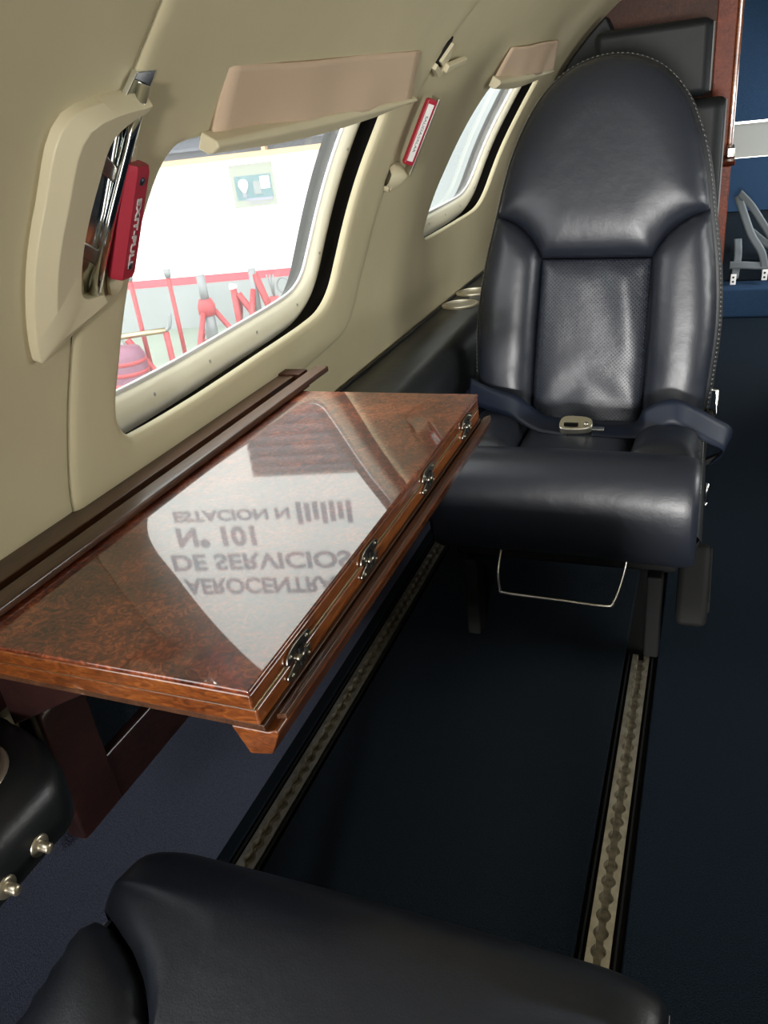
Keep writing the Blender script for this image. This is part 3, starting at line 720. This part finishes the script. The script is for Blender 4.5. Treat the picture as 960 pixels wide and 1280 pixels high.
    if deep:
        b = MB(); b.box((-.212, .10, .20), (.212, .43, .342)); b.build('cushion_core', LEAG, root, False, .02, 3)
    b = MB(); b.box((-.20, .06, .165), (.20, .44, .215)); b.build('base_frame', BLACK, root, False, .01)
    for sg in (1, -1):
        for y in (.035, .36):
            b = MB(); b.prism([(.0, .0), (.05, .0), (.05, .17), (.0, .17)], lambda u, v, q, y=y, sg=sg: (sg * ((.152, .178)[q]) , y + u, v + .001)); b.build('leg', BLACK, root, False, .004)
    # ---- wire loop under the front edge
    b = MB(); b.tube(catmull([(-.105, .05, .205), (-.107, .022, .165), (-.104, .015, .128), (-.092, .013, .121), (0, .013, .119), (.085, .013, .1175), (.10, .02, .125), (.112, .045, .165), (.118, .06, .205)], 5, False), .0032, 8); b.build('wire_loop', STEEL, root, True)
    return root
far = make_seat('cabin_seat', (-.215, 1.18, 0), 0, 'high-backed navy leather seat facing the camera beyond the table')
near = make_seat('cabin_seat', (-.215, .392, 0), PI, 'dark leather seat cushion in the foreground at the bottom edge', False, 1)
# controls on the aisle side of the far seat
b = MB(); b.lathe([(0, .012), (.013, .011), (.017, .008), (.017, 0)], (.231, .36, .345), (1, 0, 0), 20); b.build('recline_knob', BLACK, far, True)
b = MB(); b.tube([(.232, .36, .40), (.243, .36, .398), (.246, .355, .355), (.240, .35, .345)], .004, 8); b.build('recline_lever', CHROME, far, True)
b = MB(); b.tube([(.236, .08, .335), (.2365, .082, .30)], .003, 6); b.tube([(.236, .085, .298), (.2365, .087, .286)], .003, 6); b.build('track_lever', CHROME, far, True)
# lowered aisle armrest
ar = empty('lowered_armrest', (.012, 1.20, .13)); tag(ar, 'black aisle armrest lowered beside the far seat, below the cushion', 'armrest'); 
b = MB(); b.prism([(-.01, -.035), (.015, -.045), (.12, .015), (.14, .05), (.10, .065), (.01, .0)], lambda u, v, q: ((-.026, .026)[q], u, v)); b.build('arm_pad', BLACK, ar, False, .012, 4)
b = MB(); b.prism([(.015, -.02), (.12, .025), (.125, .05), (.02, .0)], lambda u, v, q: ((.024, .029)[q], u, v)); b.build('arm_plate', BLACK, ar, False, .002)

# ------------------------------------------------------------------ lap belt on the far seat
bl = empty('lap_belt', (-.215, 1.45, .36)); tag(bl, 'navy lap belt with a metal buckle lying across the far seat cushion', 'belt'); B0 = Vector(bl.location)
def ribbon(name, path, wdir, width, m, parent, org, th=.0016):
    P = catmull(path, 8, False); Wd = catmull(wdir, 8, False) if len(wdir) == len(path) else [wdir[0]] * len(P)
    rows = []
    for p, wv in zip(P, Wd):
        p = Vector(p) - org; wv = Vector(wv).normalized() * width / 2; rows.append([p - wv, p - wv * .5, p, p + wv * .5, p + wv])
    b = MB(); b.grid(rows); o = b.build(name, m, parent, True); so = o.modifiers.new('solid', 'SOLIDIFY'); so.thickness = th
    return o
ribbon('belt_strap', [(-.445, 1.505, .405), (-.40, 1.485, .392), (-.345, 1.462, .386), (-.315, 1.452, .372), (-.285, 1.442, .360), (-.248, 1.436, .357), (-.232, 1.434, .356)],
       [(.1, .3, 1), (.15, .35, 1), (.2, .6, .8), (.2, .8, .6), (0, 1, .5), (0, 1, .4), (0, 1, .3)], .046, WEB, bl, B0)
ribbon('belt_strap', [(.038, 1.475, .292), (.052, 1.462, .318), (.050, 1.452, .338), (.024, 1.442, .356), (-.010, 1.436, .378), (-.046, 1.430, .394), (-.085, 1.430, .376), (-.105, 1.432, .357), (-.150, 1.434, .352), (-.186, 1.434, .354)],
       [(.4, .6, .4), (.3, .6, .5), (.2, .6, .6), (.25, .6, .8), (.2, .6, .8), (-.1, .5, .9), (-.35, .5, .8), (-.2, .9, .3), (0, 1, .12), (0, 1, .12)], .048, WEB, bl, B0)
b = MB(); b.prism(catmull([(-.030, -.014), (-.026, .013), (.010, .015), (.026, .010), (.030, .0), (.026, -.011), (.0, -.016)], 4), lambda u, v, q: tuple(Vector((-.216 + u, 1.428 + v * .8, .363 + v * .55 + (-.005, .007)[q])) - B0)); bk = b.build('buckle', STEEL, bl, False, .002, 3)
b = MB(); b.box(Vector((-.238, 1.418, .3655)) - B0, Vector((-.212, 1.424, .3705)) - B0); b.build('buckle_slot', BLACK, bk)
b = MB(); b.lathe([(0, .003), (.0035, .0024), (.005, 0)], Vector((-.198, 1.424, .369)) - B0, (0, -.5, 1), 12); b.build('buckle_button', STEEL, bk, True)
b = MB(); b.box(Vector((-.190, 1.427, .353)) - B0, Vector((-.165, 1.441, .357)) - B0); b.build('tongue', CHROME, bl, False, .001)
b = MB(); b.prism([(0, 0), (.028, .018), (.030, .030), (.004, .016)], lambda u, v, q: tuple(Vector((.014 + u, (1.468, 1.482)[q], .270 + v)) - B0)); b.build('belt_anchor', BLACK, bl, False, .002)

# ------------------------------------------------------------------ second seat behind, against the wooden partition
s2 = empty('rear_seat', (-.18, 2.40, 0)); tag(s2, 'dark leather seat with square headrest, partly hidden behind the far seat', 'seat')
def box_pad(name, x0, x1, y0, y1, z0, z1, m, puff, parent, org, tilt=0):
    b = MB(); b.box((x0 - org.x, y0 - org.y, z0 - org.z), (x1 - org.x, y1 - org.y, z1 - org.z))
    o = b.build(name, m, parent, False, puff, 5); return o
S2 = Vector(s2.location)
box_pad('headrest', -.318, -.036, 2.36, 2.45, .884, 1.056, LEAD, .022, s2, S2)
box_pad('headrest_back', -.318, -.034, 2.405, 2.455, .888, 1.052, LEAD, .012, s2, S2)
box_pad('backrest', -.40, .004, 2.35, 2.44, .30, .880, LEAD, .03, s2, S2)
box_pad('back_shell', -.405, .010, 2.40, 2.50, .28, .878, LEAD, .02, s2, S2)
wa = [W(2.82, q, .012) for q in np.linspace(.40, .66, 8)]
b = MB(); b.prism([(p[0] - S2.x, p[2]) for p in wa] + [(-.30 - S2.x, 1.045), (-.30 - S2.x, .80)], lambda u, v, q: (u, (.36, .44)[q], v)); b.build('dark_filler', LEAD, s2, False, .008, 3)  # dark panel added to fill the area between headrest and liner
box_pad('cushion', -.42, .01, 1.98, 2.40, .20, .36, LEA, .035, s2, S2)
box_pad('base', -.36, -.05, 2.05, 2.38, .0, .21, BLACK, .01, s2, S2)
b = MB(); b.tube([Vector((-.034, 2.40, z)) - S2 for z in (.895, .96, 1.045)], .0022, 6); b.tube([Vector((.008, 2.395, z)) - S2 for z in (.45, .6, .75, .872)], .0022, 6); b.build('lit_piping', STITCH, s2, True)  # pale piping; the lit leather edge is put into its grey

# ------------------------------------------------------------------ wooden partition and the aft end
pa = struct(empty('wall_rear'), 'wooden partition behind the rear seat')
arc = [W(2.86, s) for s in np.linspace(0, .92, 20)]
b = MB(); b.prism([(p[0] - .01, p[2] + .01) for p in arc] + [(-.030, 1.29), (-.030, 0.0), (-.63, 0.0)], lambda u, v, q: (u, (2.86, 2.89)[q], v)); b.build('wood_panel', BULKD, pa)
b = MB(); b.box((-.034, 2.845, 0), (.020, 2.895, 1.30)); b.build('wood_post', BULK, pa, False, .003)
b = MB(); b.box((.020, 2.850, 0), (.036, 2.895, 1.30)); b.build('edge_strip', EDGEW, pa, False, .005, 3)
b = MB(); b.box((.0, 2.66, .0), (.034, 2.84, .690)); b.build('side_cabinet', BULK, pa, False, .003)
b = MB(); b.prism([(2.63, .705), (2.85, .705), (2.85, .690), (2.66, .690)], lambda u, v, q: ((-.005, .044)[q], u, v)); b.build('ledge_top', BULK, pa, False, .002)
b = MB(); b.box((.02, 2.72, .706), (.042, 2.84, .735)); b.build('ledge_fitting', STEEL, pa, False, .004)

BAND = mat('pale_grey_band', (.21, .215, .20), .5)
wb = struct(empty('wall_back'), 'blue carpeted aft end of the cabin')
for z0, z1, m, y, nm in ((.60, .735, BAND, 3.985, 'cream_band'), (.735, 1.36, CARPA, 3.97, 'carpet_panel'), (.385, .60, CARPA, 3.95, 'carpet_panel'), (-.01, .385, CARP, 3.96, 'lower_panel')):
    b = MB(); b.box((-.70, y, z0), (.95, 4.06, z1)); b.build(nm, m, wb, False, .003)
b = MB(); b.box((-.70, 3.962, .733), (.95, 3.985, .741)); b.build('band_edge', STEEL, wb)
b = MB(); b.box((-.70, 3.962, .592), (.95, 3.985, .602)); b.build('band_edge', STEEL, wb)
st = empty('aft_step', (.3, 3.75, 0)); tag(st, 'low blue carpeted step across the aft end of the aisle', 'step')
b = MB(); b.box((-.45, -.12, .0), (.55, .20, .125)); b.build('step_tread', CARPA, st, False, .012)
be = empty('aft_bench', (.3, 3.82, .125)); tag(be, 'dark bench seat with loose grey harness at the aft end', 'bench')
b = MB(); b.prism([(-.06, 0), (.13, 0), (.13, .26), (.02, .26), (-.03, .14), (-.06, .12)], lambda u, v, q: ((-.45, .55)[q], u, v)); b.build('bench_pad', CARP, be, False, .01)
hs = empty('harness', (.20, 3.72, .2)); tag(hs, 'tangle of grey seat harness straps with white end fittings on the aft bench', 'harness'); HS = Vector(hs.location)
def hp(px, py, y=3.74):                                 # harness control points: x and z on the plane of the bench front
    return (px, y, py)
for pts, wd in (([(.085, 3.80, .47), (.115, 3.74, .40), (.150, 3.72, .32), (.195, 3.70, .25), (.215, 3.70, .17)], (1, 0, .5)),
                ([(.09, 3.79, .48), (.14, 3.76, .43), (.19, 3.74, .36), (.24, 3.72, .29), (.30, 3.72, .25)], (.6, 0, 1)),
                ([(.10, 3.78, .30), (.105, 3.73, .24), (.10, 3.70, .17), (.098, 3.70, .15)], (1, 0, 0)),
                ([(.075, 3.71, .205), (.13, 3.70, .205), (.19, 3.70, .20), (.26, 3.70, .20)], (0, .2, 1)),
                ([(.15, 3.75, .33), (.20, 3.73, .29), (.25, 3.72, .26), (.29, 3.72, .22)], (.4, 0, 1))):
    ribbon('harness_strap', pts, [wd], .030, WEBG, hs, HS)
for x, z in ((.093, .150), (.212, .165)):
    b = MB(); b.prism([(-.011, -.022), (.011, -.022), (.012, .022), (-.010, .022)], lambda u, v, q: tuple(Vector((x + u, (3.682, 3.688)[q], z + v)) - HS)); e_ = b.build('end_fitting', WHITE, hs, False, .002)
    for dz in (-.009, .009):
        b = MB(); b.lathe([(0, .001), (.004, .0008), (.0045, 0)], Vector((x, 3.682, z + dz)) - HS, (0, -1, 0), 10); b.build('fitting_hole', BLACK, e_)

# ------------------------------------------------------------------ hangar outside the window
G = -1.035
hf = MB(); hf.box((-40, -30, G - .1), (-1.2, 30, G)); struct(hf.build('ground', HFLOOR), 'grey-green hangar floor outside the window')
P0 = Vector((-6.2, 7.5, 0)); D = Vector((.974, .225, 0)).normalized(); NW = Vector((D.y, -D.x, 0))
hw = empty('hangar_wall', P0); tag(hw, 'white hangar wall with a red stripe and grey dado seen through the window', 'wall')
def hwbox(name, s0, s1, z0, z1, m, t=.0, t0=-.2, parent=hw):
    b = MB(); vs = []
    b.add([D * s + NW * q + Vector((0, 0, z)) for z in (z0, z1) for s, q in ((s0, t), (s1, t), (s1, t0), (s0, t0))],
          [(0, 1, 2, 3), (4, 5, 6, 7), (0, 1, 5, 4), (1, 2, 6, 5), (2, 3, 7, 6), (3, 0, 4, 7)])
    return b.build(name, m, parent)
A_, B_ = -9., 3.3
hwbox('grey_dado', A_, B_, G, -.548, HGREY, .012); hwbox('red_stripe', A_, B_, -.548, -.464, HRED, .014)
hwbox('white_wall', A_, B_, -.464, .685, HWHITE); hwbox('tan_trim', A_, B_, .685, .732, HTAN, .06)
hwbox('louvre_backing', A_, B_, .732, 4.14, HLOUV, -.10); hwbox('upper_wall', A_, B_, 4.14, 9.5, HWHITE); hwbox('upper_wall', A_, 1.02, 2.3, 4.14, HWHITE, .001)
hwbox('haze_panel', 3.3, 22., G, 9.5, HGREY, .05)  # grey panel added; haze in the far window put into its colour
for i in range(-4, 2): hwbox('mullion', .15 + 1.68 * i, .19 + 1.68 * i, .732, 1.5, HTAN, .02)
for k in range(24): hwbox('louvre_slat', A_, B_, .80 + .14 * k, .83 + .14 * k, HLOUV, -.02, -.10)
def sign(body, s0, s1, z, h, bold=.0):
    text_mesh('lettering', body, h / .70, HINK, frame(D * s0 + NW * .006 + Vector((0, 0, z)), D, Vector((0, 0, 1)), NW), hw, .004, s1 - s0, bold)
sign('AEROCENTRAL', -.27, 2.05, 5.66, .24, .008); sign('DE SERVICIOS', -.36, 2.15, 5.27, .24, .008); sign('N\u00b0 101', -.20, .90, 4.86, .27, .014); sign('ESTACION N', -.18, 1.42, 4.60, .15, .006)
for i in range(7):
    hwbox('lettering', 1.52 + .11 * i, 1.585 + .11 * i, 4.52 + .02 * (i % 2), 4.84 - .03 * (i % 3), HINK, .01, 0)
# poster
po = empty('poster', P0 + D * 1.44 + Vector((0, 0, .2))); tag(po, 'pale framed poster on the white hangar wall, light bulb picture at left', 'poster')
PO = Vector((0, 0, 0))
def pobox(name, u0, u1, v0, v1, m, t, parent=po, t0=.001): 
    b = MB(); b.add([D * s + NW * q + Vector((0, 0, z)) for z in (v0, v1) for s, q in ((u0, t), (u1, t), (u1, t0), (u0, t0))], [(0, 1, 2, 3), (4, 5, 6, 7), (0, 1, 5, 4), (1, 2, 6, 5), (2, 3, 7, 6), (3, 0, 4, 7)]); return b.build(name, m, parent)
board = pobox('poster_board', 0, .47, 0, .42, POSTW, .010)
pobox('picture', .04, .44, .07, .31, TEAL, .013)
b = MB(); b.lathe([(0, .06), (.03, .055), (.05, .03), (.055, 0), (.045, -.03), (.025, -.06), (.02, -.075), (0, -.075)], D * .13 + NW * .014 + Vector((0, 0, .22)), (0, 0, 1), 14); bulb = b.build('bulb_picture', HWHITE, po, True)
pobox('bulb_cap_picture', .11, .15, .10, .145, HINK, .02); pobox('box_picture', .24, .32, .12, .25, HGREY, .02); pobox('white_picture', .32, .42, .17, .29, HWHITE, .016)
pobox('caption', .14, .43, .055, .085, HINK, .014); pobox('caption', .17, .40, .028, .040, HINK, .014)
# ground equipment
def gtube(pts, r, m, name, parent, org, n=8):
    b = MB(); b.tube([Vector(p) - org for p in pts], r, n); return b.build(name, m, parent, True)
for k, (x, y, zt, lb) in enumerate(((-4.461, 5.429, 0.0, 'tall thin red pole on the hangar floor, nearer the left window edge'), (-4.414, 5.879, -.07, 'tall thin red pole with pale tip, just left of the jack'))):
    org = Vector((x, y, G)); r_ = empty('tow_pole', org); tag(r_, lb, 'pole', 'red poles in the hangar')
    gtube([(x, y, G + .012), (x, y, zt - .04)], .020, REDP, 'pole_shaft', r_, org); gtube([(x, y, zt - .07), (x, y, zt)], [.024, .034], GREYP, 'pole_tip', r_, org)
    b = MB(); b.lathe([(0, .014), (.14, .012), (.15, 0)], (0, 0, 0), (0, 0, 1), 16); b.build('foot_plate', REDP, r_, True)
def jack(x, y, ztop, zc, spread, label):
    org = Vector((x, y, G)); r_ = empty('tripod_jack', org); tag(r_, label, 'jack', 'tripod jacks in the hangar')
    gtube([(x, y, zc), (x, y, ztop)], .040, GREYP, 'ram', r_, org, 12); gtube([(x, y, G + .15), (x, y, zc - .05)], .06, GREYP, 'cylinder', r_, org, 12)
    b = MB(); b.lathe([(.06, -.10), (.085, -.08), (.085, 0), (.075, .02), (.06, .06), (.045, .06)], Vector((x, y, zc)) - org, (0, 0, 1), 16); b.build('collar', REDP, r_, True)
    for a_ in (.5, 2.6, 4.7):
        p = (x + spread * math.cos(a_), y + spread * math.sin(a_), G)
        gtube([(x + .07 * math.cos(a_), y + .07 * math.sin(a_), zc - .06), p], .026, REDP, 'leg', r_, org)
        gtube([(p[0], p[1], G), (p[0], p[1], G + .03)], .06, REDP, 'foot', r_, org, 12)
        gtube([(x, y, G + .17), (x + .6 * spread * math.cos(a_), y + .6 * spread * math.sin(a_), G + .28)], .012, REDP, 'brace', r_, org)
jack(-4.426, 6.377, -.22, -.50, .36, 'red tripod jack with a thick grey ram, centre of the window view')
def aframe(x, y, zt, label, wood_=None):
    org = Vector((x, y, G)); r_ = empty('jack_stand', org); tag(r_, label, 'stand', 'red stands by the hangar wall')
    gtube([(x - .03, y, zt), (x + .03, y - .1, G)], .035, REDP, 'leg', r_, org); gtube([(x + .02, y, zt - .06), (x + .26, y + .08, G)], .035, REDP, 'leg', r_, org); gtube([(x + .02, y + .02, zt - .08), (x - .18, y + .2, G)], .035, REDP, 'leg', r_, org)
    gtube([(x - .04, y, zt - .01), (x - .025, y, zt + .03)], .042, WHITE, 'cap', r_, org)
aframe(-4.578, 7.18, -.509, 'short red stand with a white cap, right of the tripod jack')
org = Vector((-4.43, 7.31, G)); r_ = empty('prop_stand', org); tag(r_, 'grey upright post with a leaning red leg near the hangar wall', 'stand')
gtube([(-4.44, 7.31, G), (-4.43, 7.31, -.345)], .040, GREYP, 'post', r_, org, 10); gtube([(-4.20, 7.30, G), (-4.40, 7.31, -.40)], .038, REDP, 'leg', r_, org, 10); gtube([(-4.43, 7.05, G), (-4.43, 7.27, -.55)], .03, REDP, 'leg', r_, org, 10)
org = Vector((-4.12, 7.25, G)); r_ = empty('tool_stand', org); tag(r_, 'small red stand holding grey tools and a ring, rightmost through the window', 'stand')
gtube([(-4.17, 7.23, G), (-4.17, 7.23, -.62)], .05, REDP, 'post', r_, org, 10); gtube([(-4.03, 7.26, G), (-4.03, 7.26, -.60)], .045, REDP, 'post', r_, org, 10)
for dx_ in (-.05, -.01, .03): gtube([(-4.17, 7.23, -.62), (-4.17 + dx_, 7.23, -.40)], .009, GREYP, 'prong', r_, org, 6)
b = MB(); b.tube([Vector((-4.05 + .075 * math.cos(t), 7.25, -.51 + .075 * math.sin(t))) - org for t in np.linspace(0, 2 * PI, 20, endpoint=False)], .010, 6, closed=True); b.build('ring', GREYP, r_, True)
gtube([(-4.17, 7.23, -.72), (-4.03, 7.26, -.72)], .02, REDP, 'crossbar', r_, org, 6)
org = Vector((-4.28, 5.15, G)); r_ = empty('service_cart', org); tag(r_, 'red tube framed service cart with a dark tank at the lower left of the window', 'cart')
for p in ((-4.231, 5.441), (-4.60, 5.20)): gtube([(*p, G), (*p, -.505)], .026, REDP, 'leg', r_, org)
gtube([(-4.231, 5.441, -.49), (-4.60, 5.20, -.49)], .024, BRASS, 'handle_bar', r_, org)
gtube(catmull([(-4.231, 5.441, -.49), (-4.20, 5.455, -.47), (-4.18, 5.46, -.42), (-4.175, 5.47, -.36)], 4, False), .016, GREYP, 'hook', r_, org)
gtube([(-4.50, 5.26, -.52), (-4.18, 5.33, G)], .030, REDP, 'brace', r_, org); gtube([(-4.54, 5.22, -.52), (-4.30, 5.20, G)], .022, GREYP, 'brace', r_, org)
MAU = mat('mauve_tank', (.16, .055, .09), .5)
b = MB(); b.lathe([(0, .02), (.14, .02), (.16, .06), (.16, .42), (.13, .48), (.05, .50), (0, .50)], (-.17, -.02, 0), (0, 0, 1), 20); b.build('tank', MAU, r_, True)
for z in (.18, .27, .36):
    b = MB(); b.lathe([(.161, 0), (.167, .004), (.167, .03), (.161, .034)], (-.17, -.02, z), (0, 0, 1), 20); b.build('tank_band', REDP, r_, True)
